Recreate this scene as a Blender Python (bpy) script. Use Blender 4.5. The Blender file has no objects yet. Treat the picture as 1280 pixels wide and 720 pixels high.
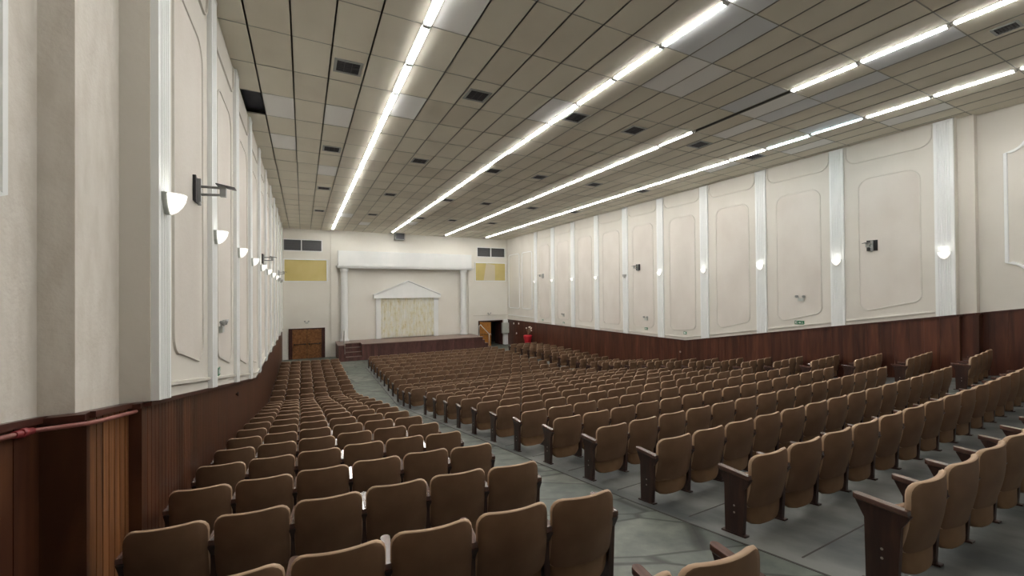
import bpy, math, random
from mathutils import Vector, Matrix
random.seed(7)
PI = math.pi
C = bpy.context.scene.collection
ZO = 4.41                       # front floor level is z = 0; the camera is 4.41 m above it

# ------------------------------------------------------------------ materials
def mat(name, col, rough=0.6, metal=0.0, spec=0.5, coat=0.0):
    m = bpy.data.materials.new(name); m.use_nodes = True
    b = m.node_tree.nodes['Principled BSDF']
    b.inputs['Base Color'].default_value = (*col, 1)
    b.inputs['Roughness'].default_value = rough
    b.inputs['Metallic'].default_value = metal
    b.inputs['Specular IOR Level'].default_value = spec
    b.inputs['Coat Weight'].default_value = coat
    return m
def N(m, t, **kw):
    n = m.node_tree.nodes.new(t)
    for k, v in kw.items(): setattr(n, k, v)
    return n
def L(m, a, b): m.node_tree.links.new(a, b)
def coords(m, scale=(1, 1, 1), rot=(0, 0, 0)):
    t = N(m, 'ShaderNodeTexCoord'); mp = N(m, 'ShaderNodeMapping')
    mp.inputs['Scale'].default_value = scale; mp.inputs['Rotation'].default_value = rot
    L(m, t.outputs['Object'], mp.inputs['Vector']); return mp.outputs['Vector']
def ramp(m, fac, stops):
    r = N(m, 'ShaderNodeValToRGB'); e = r.color_ramp.elements
    while len(e) < len(stops): e.new(0.5)
    for q, (p, c) in zip(e, stops): q.position = p; q.color = (*c, 1)
    L(m, fac, r.inputs['Fac']); return r.outputs['Color']
def noisy(name, c1, c2, scale=(3, 3, 3), nscale=4, detail=6, rough=0.6, bump=0.0, bscale=60, lo=.35, hi=.65, spec=.5, coat=0.0):
    m = mat(name, c1, rough, spec=spec, coat=coat); b = m.node_tree.nodes['Principled BSDF']
    v = coords(m, scale)
    n = N(m, 'ShaderNodeTexNoise'); n.inputs['Scale'].default_value = nscale; n.inputs['Detail'].default_value = detail
    L(m, v, n.inputs['Vector'])
    L(m, ramp(m, n.outputs['Fac'], [(lo, c1), (hi, c2)]), b.inputs['Base Color'])
    if bump:
        n2 = N(m, 'ShaderNodeTexNoise'); n2.inputs['Scale'].default_value = bscale; n2.inputs['Detail'].default_value = 3
        L(m, coords(m), n2.inputs['Vector'])
        bp = N(m, 'ShaderNodeBump'); bp.inputs['Strength'].default_value = bump; bp.inputs['Distance'].default_value = .02
        L(m, n2.outputs['Fac'], bp.inputs['Height']); L(m, bp.outputs['Normal'], b.inputs['Normal'])
    return m
def emis(name, col, strength):
    m = mat(name, (.9, .9, .9)); b = m.node_tree.nodes['Principled BSDF']
    b.inputs['Emission Color'].default_value = (*col, 1); b.inputs['Emission Strength'].default_value = strength
    return m

TUBE = 17.0
MT = {}
MT['wall'] = noisy('painted_stucco', (.63, .60, .54), (.685, .655, .595), (1, 1, .5), .9, 6, .85, bump=.10, bscale=14)
MT['stucco'] = noisy('rough_stucco', (.63, .585, .52), (.70, .66, .60), (3, 3, 1.2), 3, 8, .85, bump=.22, bscale=30)
MT['panel'] = noisy('panel_paint', (.63, .585, .53), (.69, .65, .595), (1, 1, .6), 1.1, 7, .85, bump=.15, bscale=18)
MT['backwall'] = noisy('back_wall_paint', (.74, .715, .65), (.78, .76, .70), (1, 1, 1), .5, 5, .8)
MT['white'] = noisy('white_gloss_paint', (.80, .82, .81), (.84, .85, .84), (1, 1, .4), 2, 4, .55)
MT['mould'] = noisy('moulding_paint', (.60, .57, .51), (.66, .63, .57), (1, 1, 1), 2, 4, .7)
MT['tile'] = noisy('ceiling_tile', (.73, .69, .585), (.78, .74, .63), (1, 1, 1), .55, 5, .9, bump=.05, bscale=50)
MT['tile_b'] = noisy('ceiling_tile_aged', (.67, .625, .525), (.74, .695, .59), (1, 1, 1), .8, 5, .9, bump=.05, bscale=50)
MT['tile_w'] = mat('ceiling_tile_new', (.88, .88, .86), .9)
MT['tile_g'] = mat('ceiling_tile_grey', (.72, .74, .76), .9)
MT['grid'] = mat('ceiling_grid', (.115, .115, .10), .7)
MT['tbar'] = mat('ceiling_bar', (.34, .335, .29), .6)
MT['black'] = mat('black', (.012, .012, .013), .5)
MT['void'] = mat('void_blue_black', (.008, .009, .02), .6)
MT['dgrey'] = mat('dark_grey', (.06, .06, .065), .5)
MT['grey'] = mat('grey_metal', (.36, .37, .36), .45, .3)
MT['lgrey'] = mat('light_grey', (.50, .52, .48), .5)
MT['chrome'] = mat('rail_metal', (.6, .6, .58), .3, .9)
MT['tube'] = emis('lamp_tube', (1.0, .985, .95), TUBE)
MT['tube_c'] = emis('lamp_tube_cool', (.72, .93, 1.0), TUBE * .55)
MT['tube_off'] = mat('lamp_tube_off', (.7, .7, .7), .3)
MT['sconce_glass'] = emis('sconce_glass', (1, .97, .9), .32)
MT['bulb'] = emis('sconce_bulb', (1, .97, .90), 11)
MT['sconce_off'] = mat('sconce_glass_off', (.45, .45, .44), .4)
MT['housing'] = mat('lamp_housing', (.8, .8, .78), .5)
MT['red'] = mat('red_cloth', (.45, .01, .02), .7)
MT['yellow'] = noisy('yellow_board', (.56, .46, .17), (.62, .52, .22), (1, 1, 1), 1, 3, .6)
MT['pale_yellow'] = mat('faded_board', (.62, .56, .42), .6)
MT['glass'] = mat('dark_pane', (.10, .10, .105), .35)
MT['green'] = mat('sign_green', (.01, .16, .06), .5)
MT['signwhite'] = mat('sign_white', (.75, .77, .74), .5)
MT['pink'] = noisy('pipe_paint', (.27, .09, .075), (.36, .14, .12), (1, 1, 1), 5, 4, .45)
MT['pinkred'] = mat('pipe_joint_paint', (.30, .04, .045), .4)
MT['stem'] = mat('stem', (.35, .3, .2), .7)
MT['bloom'] = mat('bloom', (.8, .78, .72), .7)

def wood(name, cols, scale, rough=.45, plank=0.0, coat=0.0, axis=1):
    m = mat(name, cols[0], rough, coat=coat); b = m.node_tree.nodes['Principled BSDF']
    v = coords(m, scale)
    n = N(m, 'ShaderNodeTexNoise'); n.inputs['Scale'].default_value = 5; n.inputs['Detail'].default_value = 7; n.inputs['Distortion'].default_value = .6
    L(m, v, n.inputs['Vector'])
    col = ramp(m, n.outputs['Fac'], [(.3, cols[0]), (.5, cols[1]), (.72, cols[2])])
    if plank:
        t = N(m, 'ShaderNodeTexCoord'); s = N(m, 'ShaderNodeSeparateXYZ'); L(m, t.outputs['Object'], s.inputs[0])
        mu = N(m, 'ShaderNodeMath', operation='DIVIDE'); mu.inputs[1].default_value = plank; L(m, s.outputs[axis], mu.inputs[0])
        fl = N(m, 'ShaderNodeMath', operation='FLOOR'); L(m, mu.outputs[0], fl.inputs[0])
        w = N(m, 'ShaderNodeTexWhiteNoise', noise_dimensions='1D'); L(m, fl.outputs[0], w.inputs['W'])
        mr = N(m, 'ShaderNodeMapRange'); mr.inputs['To Min'].default_value = .72; mr.inputs['To Max'].default_value = 1.25
        L(m, w.outputs['Value'], mr.inputs['Value'])
        mx = N(m, 'ShaderNodeVectorMath', operation='SCALE'); L(m, col, mx.inputs[0]); L(m, mr.outputs[0], mx.inputs['Scale'])
        col = mx.outputs[0]
    L(m, col, b.inputs['Base Color']); return m
MT['wainscot'] = wood('wainscot_wood', [(.045, .014, .007), (.076, .026, .012), (.118, .046, .019)], (.7, 1.6, .16), .38, .31)
MT['wainscot_lt'] = wood('wainscot_orange_wood', [(.09, .033, .012), (.19, .075, .026), (.28, .12, .045)], (3, 4.5, .2), .42, .31)  # lighter, more orange boards on the left pier
MT['wainscot_r'] = wood('wainscot_wood_red', [(.045, .013, .008), (.078, .024, .013), (.118, .042, .021)], (.7, 1.6, .16), .38, .31)
MT['stagewood'] = wood('stage_wood', [(.070, .026, .022), (.095, .038, .032), (.125, .052, .043)], (2, 1, .5), .5, .22, axis=0)
MT['stagetop'] = wood('stage_top', [(.17, .11, .09), (.21, .14, .12), (.26, .18, .15)], (.3, 3, 1), .35)
MT['door'] = wood('door_veneer', [(.13, .05, .014), (.22, .09, .026), (.32, .15, .05)], (2, 2, 2), .4)
MT['doororange'] = wood('door_veneer_bright', [(.26, .10, .02), (.38, .16, .03), (.48, .22, .05)], (2, 2, 2), .4)
MT['frame'] = wood('door_frame_wood', [(.03, .008, .006), (.05, .014, .01), (.07, .02, .014)], (2, 2, .4), .4)
MT['capwood'] = wood('cap_wood', [(.04, .012, .008), (.06, .018, .012), (.09, .03, .018)], (2, .4, 2), .35)
MT['sidewood'] = wood('seat_panel_wood', [(.020, .008, .006), (.034, .014, .010), (.060, .025, .016)], (3, 3, .5), .4)
MT['armwood'] = wood('armrest_wood', [(.07, .035, .027), (.11, .055, .042), (.17, .09, .07)], (3, .5, 3), .22, coat=.5)
MT['fabric'] = noisy('seat_back_upholstery', (.142, .080, .045), (.190, .110, .063), (1, 1, 1), 3.2, 5, .62, bump=.06, bscale=300, spec=.35)
MT['rim_highlight'] = noisy('seat_edge_highlight', (.42, .28, .18), (.52, .36, .24), (1, 1, 1), 6, 4, .6)  # tan edge upholstery, lightened so its colour carries the top rim highlight
MT['pan'] = noisy('seat_pan_upholstery', (.19, .105, .05), (.24, .14, .07), (1, 1, 1), 5, 4, .6)
MT['cushion'] = noisy('seat_front_upholstery', (.22, .13, .07), (.28, .17, .095), (1, 1, 1), 6, 4, .7)
MT['bolt'] = mat('bolt', (.5, .45, .4), .35, .8)

# floors
def slate():
    m = mat('slate_paving', (.2, .22, .2), .5); b = m.node_tree.nodes['Principled BSDF']
    v = coords(m, (1.0, 1.0, .01), (0, 0, .5))
    wn = N(m, 'ShaderNodeTexNoise'); wn.inputs['Scale'].default_value = .9; wn.inputs['Detail'].default_value = 2; L(m, v, wn.inputs['Vector'])
    ad = N(m, 'ShaderNodeVectorMath', operation='MULTIPLY_ADD'); ad.inputs[1].default_value = (.10, .10, 0); L(m, wn.outputs['Color'], ad.inputs[0]); L(m, v, ad.inputs[2])
    mp = N(m, 'ShaderNodeMapping'); mp.inputs['Scale'].default_value = (.55, 1.7, 1); L(m, ad.outputs[0], mp.inputs['Vector'])
    vo = N(m, 'ShaderNodeTexVoronoi', feature='DISTANCE_TO_EDGE'); vo.inputs['Scale'].default_value = 1.15; L(m, mp.outputs[0], vo.inputs['Vector'])
    vc = N(m, 'ShaderNodeTexVoronoi'); vc.inputs['Scale'].default_value = 1.15; L(m, mp.outputs[0], vc.inputs['Vector'])
    sp = N(m, 'ShaderNodeSeparateXYZ'); L(m, vc.outputs['Color'], sp.inputs[0])
    cc = ramp(m, sp.outputs[0], [(0, (.095, .112, .100)), (.5, (.130, .148, .130)), (1, (.165, .178, .155))])
    n2 = N(m, 'ShaderNodeTexNoise'); n2.inputs['Scale'].default_value = 3.2; n2.inputs['Detail'].default_value = 12; n2.inputs['Roughness'].default_value = .65; L(m, v, n2.inputs['Vector'])
    c2 = ramp(m, n2.outputs['Fac'], [(.3, (.50, .50, .53)), (.7, (1.30, 1.28, 1.22))])
    mu = N(m, 'ShaderNodeMix', data_type='RGBA', blend_type='MULTIPLY'); mu.inputs[0].default_value = 1
    L(m, cc, mu.inputs[6]); L(m, c2, mu.inputs[7])
    er = ramp(m, vo.outputs['Distance'], [(.0, (.26, .25, .24)), (.016, (.40, .40, .38)), (.034, (1, 1, 1))])
    m2 = N(m, 'ShaderNodeMix', data_type='RGBA', blend_type='MULTIPLY'); m2.inputs[0].default_value = 1
    L(m, mu.outputs[2], m2.inputs[6]); L(m, er, m2.inputs[7]); L(m, m2.outputs[2], b.inputs['Base Color'])
    return m
MT['slate'] = slate()
MT['concrete'] = noisy('worn_concrete', (.065, .072, .072), (.19, .195, .185), (1.4, .7, 1), 1.8, 12, .5, bump=.05, bscale=30)
MT['joint'] = mat('floor_joint', (.05, .045, .04), .7)

# ------------------------------------------------------------------ geometry
def wx(X, Y): return X + 0.0001 * abs(X) * X * (Y - 19)
class M:
    def __init__(s): s.v = []; s.f = []; s.m = []; s.smooth = []
    def face(s, idx, k=0, sm=False): s.f.append(idx); s.m.append(k); s.smooth.append(sm)
    def quad(s, a, b, c, d, k=0):
        i = len(s.v); s.v += [a, b, c, d]; s.face((i, i+1, i+2, i+3), k)
    def box(s, x0, x1, y0, y1, z0, z1, k=0):
        i = len(s.v)
        s.v += [(x0,y0,z0),(x1,y0,z0),(x1,y1,z0),(x0,y1,z0),(x0,y0,z1),(x1,y0,z1),(x1,y1,z1),(x0,y1,z1)]
        for q in ((0,3,2,1),(4,5,6,7),(0,1,5,4),(1,2,6,5),(2,3,7,6),(3,0,4,7)): s.face(tuple(i+j for j in q), k)
    def hexa(s, P, k=0):            # 8 points, same order as box
        i = len(s.v); s.v += [tuple(p) for p in P]
        for q in ((0,3,2,1),(4,5,6,7),(0,1,5,4),(1,2,6,5),(2,3,7,6),(3,0,4,7)): s.face(tuple(i+j for j in q), k)
    def prism(s, pts, d0, d1, to3, k=0, caps=True):   # pts 2D outline, to3(a,b,d)
        n = len(pts); i = len(s.v)
        s.v += [to3(a, b, d0) for a, b in pts] + [to3(a, b, d1) for a, b in pts]
        for j in range(n):
            q = (j+1) % n; s.face((i+j, i+q, i+n+q, i+n+j), k)
        if caps: s.face(tuple(range(i+n-1, i-1, -1)), k); s.face(tuple(range(i+n, i+2*n)), k)
    def tube(s, path, r, n=8, k=0, sm=True, cap=True):
        P = [Vector(p) for p in path]; rings = []
        for j, p in enumerate(P):
            t = (P[min(j+1, len(P)-1)] - P[max(j-1, 0)]).normalized()
            a = t.cross(Vector((0, 0, 1)))
            if a.length < 1e-3: a = t.cross(Vector((1, 0, 0)))
            a.normalize(); b = t.cross(a); i = len(s.v); rr = r[j] if isinstance(r, (list, tuple)) else r
            for q in range(n):
                w = 2*PI*q/n; s.v.append(tuple(p + a*math.cos(w)*rr + b*math.sin(w)*rr))
            rings.append(i)
        for A, B in zip(rings, rings[1:]):
            for q in range(n): s.face((A+q, A+(q+1)%n, B+(q+1)%n, B+q), k, sm)
        if cap:
            s.face(tuple(rings[0]+q for q in range(n-1, -1, -1)), k); s.face(tuple(rings[-1]+q for q in range(n)), k)
    def lathe(s, prof, cx, cy, n=24, k=0, a0=0, a1=2*PI, sm=True, ry=1.0):
        full = abs(a1-a0-2*PI) < 1e-6; cnt = n if full else n+1; st = []
        for r, z in prof:
            i = len(s.v); st.append(i)
            for q in range(cnt):
                w = a0+(a1-a0)*q/n; s.v.append((cx+r*math.cos(w), cy+ry*r*math.sin(w), z))
        for A, B in zip(st, st[1:]):
            for q in range(n): s.face((A+q, A+(q+1)%cnt, B+(q+1)%cnt, B+q), k, sm)
    def build(s, name, mats, parent=None, warp=False, loc=None, raw=False):
        me = bpy.data.meshes.new(name)
        V = s.v
        if warp: V = [(wx(x, y), y, z) for x, y, z in V]
        if parent is None and loc is None and not raw: V = [(x, y, z+ZO) for x, y, z in V]
        me.from_pydata(V, [], s.f); me.polygons.foreach_set('material_index', s.m); me.polygons.foreach_set('use_smooth', s.smooth)
        for q in (mats if isinstance(mats, (list, tuple)) else [mats]): me.materials.append(MT[q])
        me.update()
        o = bpy.data.objects.new(name, me); C.objects.link(o)
        if parent is not None: o.parent = parent
        if loc is not None: o.location = (loc[0], loc[1], loc[2]+ZO)
        return o
def structure(o): o['kind'] = 'structure'; return o
def tag(o, label, cat, group=None):
    o['label'] = label; o['category'] = cat
    if group: o['group'] = group
    return o
def thing(name, label, cat, loc, rz=0, group=None):
    o = bpy.data.objects.new(name, None); C.objects.link(o); o.empty_display_size = .1
    o.location = (loc[0], loc[1], loc[2]+ZO); o.rotation_euler = (0, 0, rz)
    return tag(o, label, cat, group)
trim_n = [0]
def trim(m, mats, warp=True):
    trim_n[0] += 1
    return structure(m.build('trim_%d' % trim_n[0], mats, warp=warp))

H = 4.28; D = 31.15; WL = -1.17; WR = 14.97; YK = 16.45; ZF = -4.41
def dip(X):
    P = ((-9, 0), (1, 0), (3.4, -.13), (11.9, -.14), (12.7, -.07), (15, 0), (30, 0))
    for (a, u), (b, v) in zip(P, P[1:]):
        if a <= X <= b: return u+(v-u)*(X-a)/(b-a)
    return 0
def rise(X, Y):             # the floor is a little higher in front of the right block
    a = max(0, min(1, (X-11.9)/.8)); b = max(0, min(1, (Y-9)/6)) * max(0, min(1, (27-Y)/4))
    return .15*a*b
def zfl(X, Y): return zfl0(X, Y)+rise(X, Y)
def zfl0(X, Y):
    return ZF if Y >= YK else ZF + (.166 + .0008*max(0, X) + dip(X)/13.2*(1 if Y > 3.5 else max(.4, 1-.15*(3.5-Y))))*(YK - Y)
def wtl(Y): return -2.33-.02*(Y-13.4)/17 if Y > 13.4 else -2.33+.159*(13.4-Y)       # top of the wainscot, left
def wtr(Y): return -2.2-.15*(Y-12.7)/18.4 if Y > 12.7 else -2.2+.179*(12.7-Y)       # right

# ---- floor
m = M()
xs = [-1.9, 1.0, 1.93, 3.28, 3.4, 11.9, 12.7, 15, 15.6]; ys = [-3, -1, 0, .7, 1.4, 2.1, 2.8, 3.5, 5, 7, 9, 11, 13, 15, YK, 19, 21, 23, 25.6, 27, 31.3]
for a, b in zip(xs, xs[1:]):
    for c, d in zip(ys, ys[1:]):
        k = 1 if (a not in (1.93, 11.9) and d <= 25.6) else 0
        m.quad((a,c,zfl(a,c)), (b,c,zfl(b,c)), (b,d,zfl(b,d)), (a,d,zfl(a,d)), k)
for a, b in ((12.1, 15.6), (14.9, 16.2)): pass
structure(m.build('floor', ['slate', 'concrete']))
# low kerb joints along the edge of the seating slabs
for X in (3.27, 11.91):
    m = M()
    for c, d in zip(ys, ys[1:]):
        if d <= 25.6:
            m.hexa([(X-.009,c,zfl(X,c)-.02),(X+.009,c,zfl(X,c)-.02),(X+.009,d,zfl(X,d)-.02),(X-.009,d,zfl(X,d)-.02),
                    (X-.009,c,zfl(X,c)+.004),(X+.009,c,zfl(X,c)+.004),(X+.009,d,zfl(X,d)+.004),(X-.009,d,zfl(X,d)+.004)])
    trim(m, 'joint', warp=False)
# floor joints between the rows of the centre block
m = M()
for r in range(0, 13):
    y = 1.85+1.045*r
    for X0, X1 in ((3.4, 11.9),):
        m.hexa([(X0,y,zfl(X0,y)-.01),(X1,y,zfl(X1,y)-.01),(X1,y+.010,zfl(X1,y)-.01),(X0,y+.010,zfl(X0,y)-.01),
                (X0,y,zfl(X0,y)+.003),(X1,y,zfl(X1,y)+.003),(X1,y+.010,zfl(X1,y)+.003),(X0,y+.010,zfl(X0,y)+.003)])
trim(m, 'joint', warp=False)

# ---- ceiling: tiles in their grid, open channels for the lamps
cols = []                      # (x0, x1) of every tile column
x = -.779
cols.append((WL-.4, x))
for k in range(4): cols.append((x, x+.625)); x += .625
x = 1.871
for k in range(6): cols.append((x, x+.625)); x += .625
x = 5.755
for k in range(6): cols.append((x, x+.625)); x += .625
x = 9.645
for k in range(5): cols.append((x, x+.625)); x += .625
x = 12.90
for k in range(3): cols.append((x, x+.625)); x += .625
cols.append((14.775, 15.4))
rows = [5.268+1.25*n for n in range(-7, 22)]
VENTX = [.783, 3.43, 6.07, 8.0, 10.58, 13.2]
special = {(1.871,0):'w', (-.779,4):'w', (.471,4):'w', (1.871,3):'w', (4.996,2):'w', (6.38,0):'g2', (7.005,0):'g2', (5.755,-1):'g', (6.38,-1):'g', (5.755,-2):'g',
           (8.88,0):'g', (9.645,0):'g2', (10.27,0):'g', (10.27,1):'w', (10.27,-1):'g', (12.145,0):'g', (12.90,3):'g2', (13.525,1):'g2',
           (8.255,-1):'b', (1.871,15):'w', (3.12,17):'w', (-.779,1):'b', (9.645,-2):'g', (5.755,16):'w', (12.90,15):'w', (-.779,6):'c', (13.525,-1):'c', (1.246-.775,8):'c'}
m = M(); rnd = random.Random(3)
for ci, (a, b) in enumerate(cols):
    for n in range(-7, 21):
        y0 = rows[n+7]; y1 = min(rows[n+8], D)
        if y0 > D-.1: continue
        if ci == 0 and n == 4: continue                # the missing tile over the left wall
        k = 1 if rnd.random() < .3 else 0
        for (sx, sn), t in special.items():
            if sn == n and abs(a-sx) < .06: k = {'w': 2, 'g': 3, 'g2': 2, 'b': 1, 'c': 2}[t]
        gx = .009; gy = .006; dz = rnd.uniform(-.002, .004)
        m.box(a+gx, b-gx, y0+gy, y1-gy, H+dz, H+.02+dz, k)
m.box(WL-.6, WR+1.0, -3.2, D+.1, H+.13, H+.18, 4)
# grid bars just above the tile faces
for a, b in cols:
    for e in (a, b): m.box(e-.012, e+.012, -3.1, D, H-.005, H+.010, 5)
for y in rows: 
    for a, b in cols:
        m.box(a, b, y-.008, y+.008, H-.004, H+.009, 5)
structure(m.build('ceiling', ['tile', 'tile_b', 'tile_w', 'tile_g', 'grid', 'tbar'], warp=True))

# ---- side walls
def sidewall(name, xi, out, xp, xb, ype, yc):     # xi main face, xp pier face, xb rear face
    m = M()
    def slab(x, y0, y1, k):
        m.box(min(x, x+out*.25), max(x, x+out*.25), y0, y1, -4.6, H+.02, k)
    rk = 1 if out < 0 else 0
    if out < 0:
        yy = [yc, 13.4, D+.2]
        for p, q in zip(yy, yy[1:]):
            m.hexa([(xi-.25,p,wtl(p)),(xi,p,wtl(p)),(xi,q,wtl(q)),(xi-.25,q,wtl(q)),(xi-.25,p,H+.02),(xi,p,H+.02),(xi,q,H+.02),(xi-.25,q,H+.02)])
            m.hexa([(xi-.25,p,-4.6),(xi-.075,p,-4.6),(xi-.075,q,-4.6),(xi-.25,q,-4.6),(xi-.25,p,wtl(p)),(xi-.075,p,wtl(p)),(xi-.075,q,wtl(q)),(xi-.25,q,wtl(q))])
    else: slab(xi, yc, D+.2, 0)
    slab(xp, ype, yc, rk); slab(xb, -3.2, ype, rk)
    return structure(m.build(name, ['wall', 'stucco', 'mould'], warp=True))
XPL, XBL, YPL = -1.374, -1.557, 3.82
YC = {'left': 4.57, 'right': 4.28}
XPR, XBR, YPR = 15.16, 15.36, 3.98
sidewall('wall_left', WL, -1, XPL, XBL, YPL, 4.57)
sidewall('wall_right', WR, 1, XPR, XBR, YPR, 4.28)

# wainscot: ribbed boards with a cap
def wainscot(side):
    s = 1 if side == 'left' else -1
    wt = wtl if side == 'left' else wtr
    segs = ([(WL, 4.57, D), (XPL, YPL, 4.57), (XBL, -3.0, YPL)] if side == 'left' else [(WR, 4.28, D), (XPR, YPR, 4.28), (XBR, -3.0, YPR)])
    m = M()
    for x, y0, y1 in segs:
        y = y0; rec = -.075 if (side == 'left' and x == WL) else 0
        while y < y1-.01:
            w = .104 if side == 'left' and x != XBL else .31
            e = min(y+w, y1); g = .010 if side == 'left' else .004
            k = 1 if (side == 'left' and x == XPL) else (3 if side == 'right' else 0)
            T = rec+(.075 if x in (XPL, XPR) else .03)
            for (p, q, dd) in ((y, e-g, T), (e-g, e, T-.012)):
                xa, xb_ = x+s*rec, x+s*dd
                P = [(xa,p,zfl(x,p)-.1),(xb_,p,zfl(x,p)-.1),(xb_,q,zfl(x,q)-.1),(xa,q,zfl(x,q)-.1),
                     (xa,p,wt(p)),(xb_,p,wt(p)),(xb_,q,wt(q)),(xa,q,wt(q))]
                m.hexa(P, k)
            y = e
        yy = [y0] + [v for v in (12.7, 13.4) if y0 < v < y1] + [y1]
        for p, q in zip(yy, yy[1:]):
            xa, xb_ = x+s*rec, x+s*((.105 if x in (XPL, XPR) else (.06 if not rec else .008)))
            m.hexa([(xa,p,wt(p)-.03),(xb_,p,wt(p)-.03),(xb_,q,wt(q)-.03),(xa,q,wt(q)-.03),(xa,p,wt(p)+.012),(xb_,p,wt(p)+.012),(xb_,q,wt(q)+.012),(xa,q,wt(q)+.012)], 2)
    for x0, x1, y in ((segs[1][0], segs[0][0], YC[side]), (segs[2][0], segs[1][0], segs[1][1])):  # returns that face the rear
        a, b = sorted((x0, x1+s*((-.045 if side == 'left' else .03) if x1 in (WL, WR) else .075))); z = wt(y)
        m.box(a, b, y-.05, y, zfl(x0, y)-.1, z-.005, 0)
        m.box(a, b+.0, y-.075, y, z-.03, z+.012, 2)
    trim(m, ['wainscot', 'wainscot_lt', 'capwood', 'wainscot_r'])
wainscot('left'); wainscot('right')
# back wall wainscot strip beside the right doorway is bare; back wall
m = M()
def bwall(x0, x1, z0, z1, k=0): m.box(x0, x1, D, D+.25, z0, z1, k)
DL = (-.86, 1.34); DRt = (12.62, 14.79); ZD = -2.38
bwall(-1.6, DL[0], -4.6, ZD); bwall(DL[1], DRt[0], -4.6, ZD); bwall(DRt[1], 16, -4.6, ZD); bwall(-1.6, 16, ZD, 2.80)
VL = (-1.3, 1.14); VR = (12.55, 15.0); Z0, Z1 = 2.80, 3.56
bwall(-1.6, VL[0], Z0, Z1); bwall(VL[1], VR[0], Z0, Z1); bwall(VR[1], 16, Z0, Z1); bwall(-1.6, 16, Z1, H+.05)
structure(m.build('wall_back', ['backwall'], warp=False))
m = M(); m.box(-2.2, 16.2, -3.25, -3.0, -3, H+.05); structure(m.build('wall_rear', 'wall'))
# slight piers either side of the stage opening
m = M(); m.box(1.72, 2.2, D-.10, D, -4.41, H); trim(m, 'backwall', False)
m = M(); m.box(11.75, 12.15, D-.10, D, -4.41, H); trim(m, 'backwall', False)
m = M(); m.box(2.2, 11.75, D-.10, D, 2.86, H); trim(m, 'backwall', False)
m = M(); m.box(12.15, 15.3, D-.04, D, -1.98, -1.93); trim(m, 'mould', False)
m = M(); m.box(14.86, 15.25, D-.16, D, -4.41, -2.35); trim(m, 'white', False)

# ---- mouldings on the side walls
def sweep(m, pts, x, s, w=.035, h=.028, closed=False, k=0):
    n = len(pts); R = []
    for j, (y, z) in enumerate(pts):
        if closed: a, b = pts[j-1], pts[(j+1) % n]
        else: a, b = pts[max(j-1, 0)], pts[min(j+1, n-1)]
        t = Vector((b[0]-a[0], b[1]-a[1])).normalized(); nn = Vector((-t.y, t.x))
        i = len(m.v); R.append(i)
        for u, d in ((-.5, 0), (-.35, 1), (.35, 1), (.5, 0)):
            m.v.append((x+s*h*d, y+nn.x*w*u, z+nn.y*w*u))
    pairs = list(zip(R, R[1:])) + ([(R[-1], R[0])] if closed else [])
    for A, B in pairs:
        for q in range(3): m.face((A+q, A+q+1, B+q+1, B+q), k)
def arc(cy, cz, r, a0, a1, n=8): return [(cy+r*math.cos(a0+(a1-a0)*i/n), cz+r*math.sin(a0+(a1-a0)*i/n)) for i in range(n+1)]
def flutes(x, s, yc, w, z0f, z1):
    prof = []; nf = 6; e = .05
    prof += [(-w/2, 0), (-w/2, .055)]; fw = (w-2*e)/nf
    for j in range(nf):
        a = -w/2+e+fw*j
        prof += [(a+.012, .055)] + [(a+fw/2+(fw/2-.012)*math.cos(PI-PI*t/4), .055-.020*math.sin(PI*t/4)) for t in range(1, 4)] + [(a+fw-.012, .055)]
    prof += [(w/2, .055), (w/2, 0)]
    m = M(); i = len(m.v); n = len(prof)
    for dy, dd in prof: m.v.append((x+s*dd, yc+dy, z0f(yc+dy)))
    for dy, dd in prof: m.v.append((x+s*dd, yc+dy, z1))
    for j in range(n-1): m.face((i+j, i+j+1, i+n+j+1, i+n+j), 0)
    m.box(min(x, x+s*.06), max(x, x+s*.06), yc-w/2-.004, yc+w/2+.004, z1-.05, z1, 0)
    return m
PYS = {'left': [4.77+2.385*i for i in range(11)], 'right': [4.47+2.41*i for i in range(11)]}
for side in ('left', 'right'):
    s = 1 if side == 'left' else -1; X = WL if side == 'left' else WR; wt = wtl if side == 'left' else wtr; PY = PYS[side]
    last = 10 if side == 'left' else 9
    for i in range(last+1):
        if side == 'right' and i > 9: break
        trim(flutes(X, s, PY[i], .37, lambda y: wt(y)+.01, H-.02), 'white')
    for i in range(last):
        ya, yb = PY[i]+.19, PY[i+1]-.19; m = M()
        y0, y1 = ya+.29, yb-.36
        zb0, zb1, zt = wt(y0)+.42, wt(y1)+.42, 3.2; r = .22; rt = .30
        pts = arc(y0+r, zb0+r, r, PI, 1.5*PI) + arc(y1-r, zb1+r, r, 1.5*PI, 2*PI) + arc(y1-rt, zt-rt, rt, 0, PI/2) + arc(y0+rt, zt-rt, rt, PI/2, PI)
        sweep(m, pts, X, s, .038, .020, True, 0)
        i0 = len(m.v)
        for y, z in pts: m.v.append((X+s*.006, y, z))
        m.face(tuple(range(i0, i0+len(pts))) if s > 0 else tuple(range(i0+len(pts)-1, i0-1, -1)), 1)
        r = .26
        pf = [(ya+.05, H-.03)] + arc(ya+.05+r, 3.72+r, r, PI, 1.5*PI) + arc(yb-.05-r, 3.72+r, r, 1.5*PI, 2*PI) + [(yb-.05, H-.03)]
        sweep(m, pf, X, s, .04, .026, False, 0)
        yy = [ya+.02] + [v for v in (12.7, 13.4) if ya < v < yb] + [yb-.02]
        sweep(m, [(v, wt(v)+.14) for v in yy], X, s, .05, .035, False, 0)
        trim(m, ['mould', 'panel'])
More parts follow.
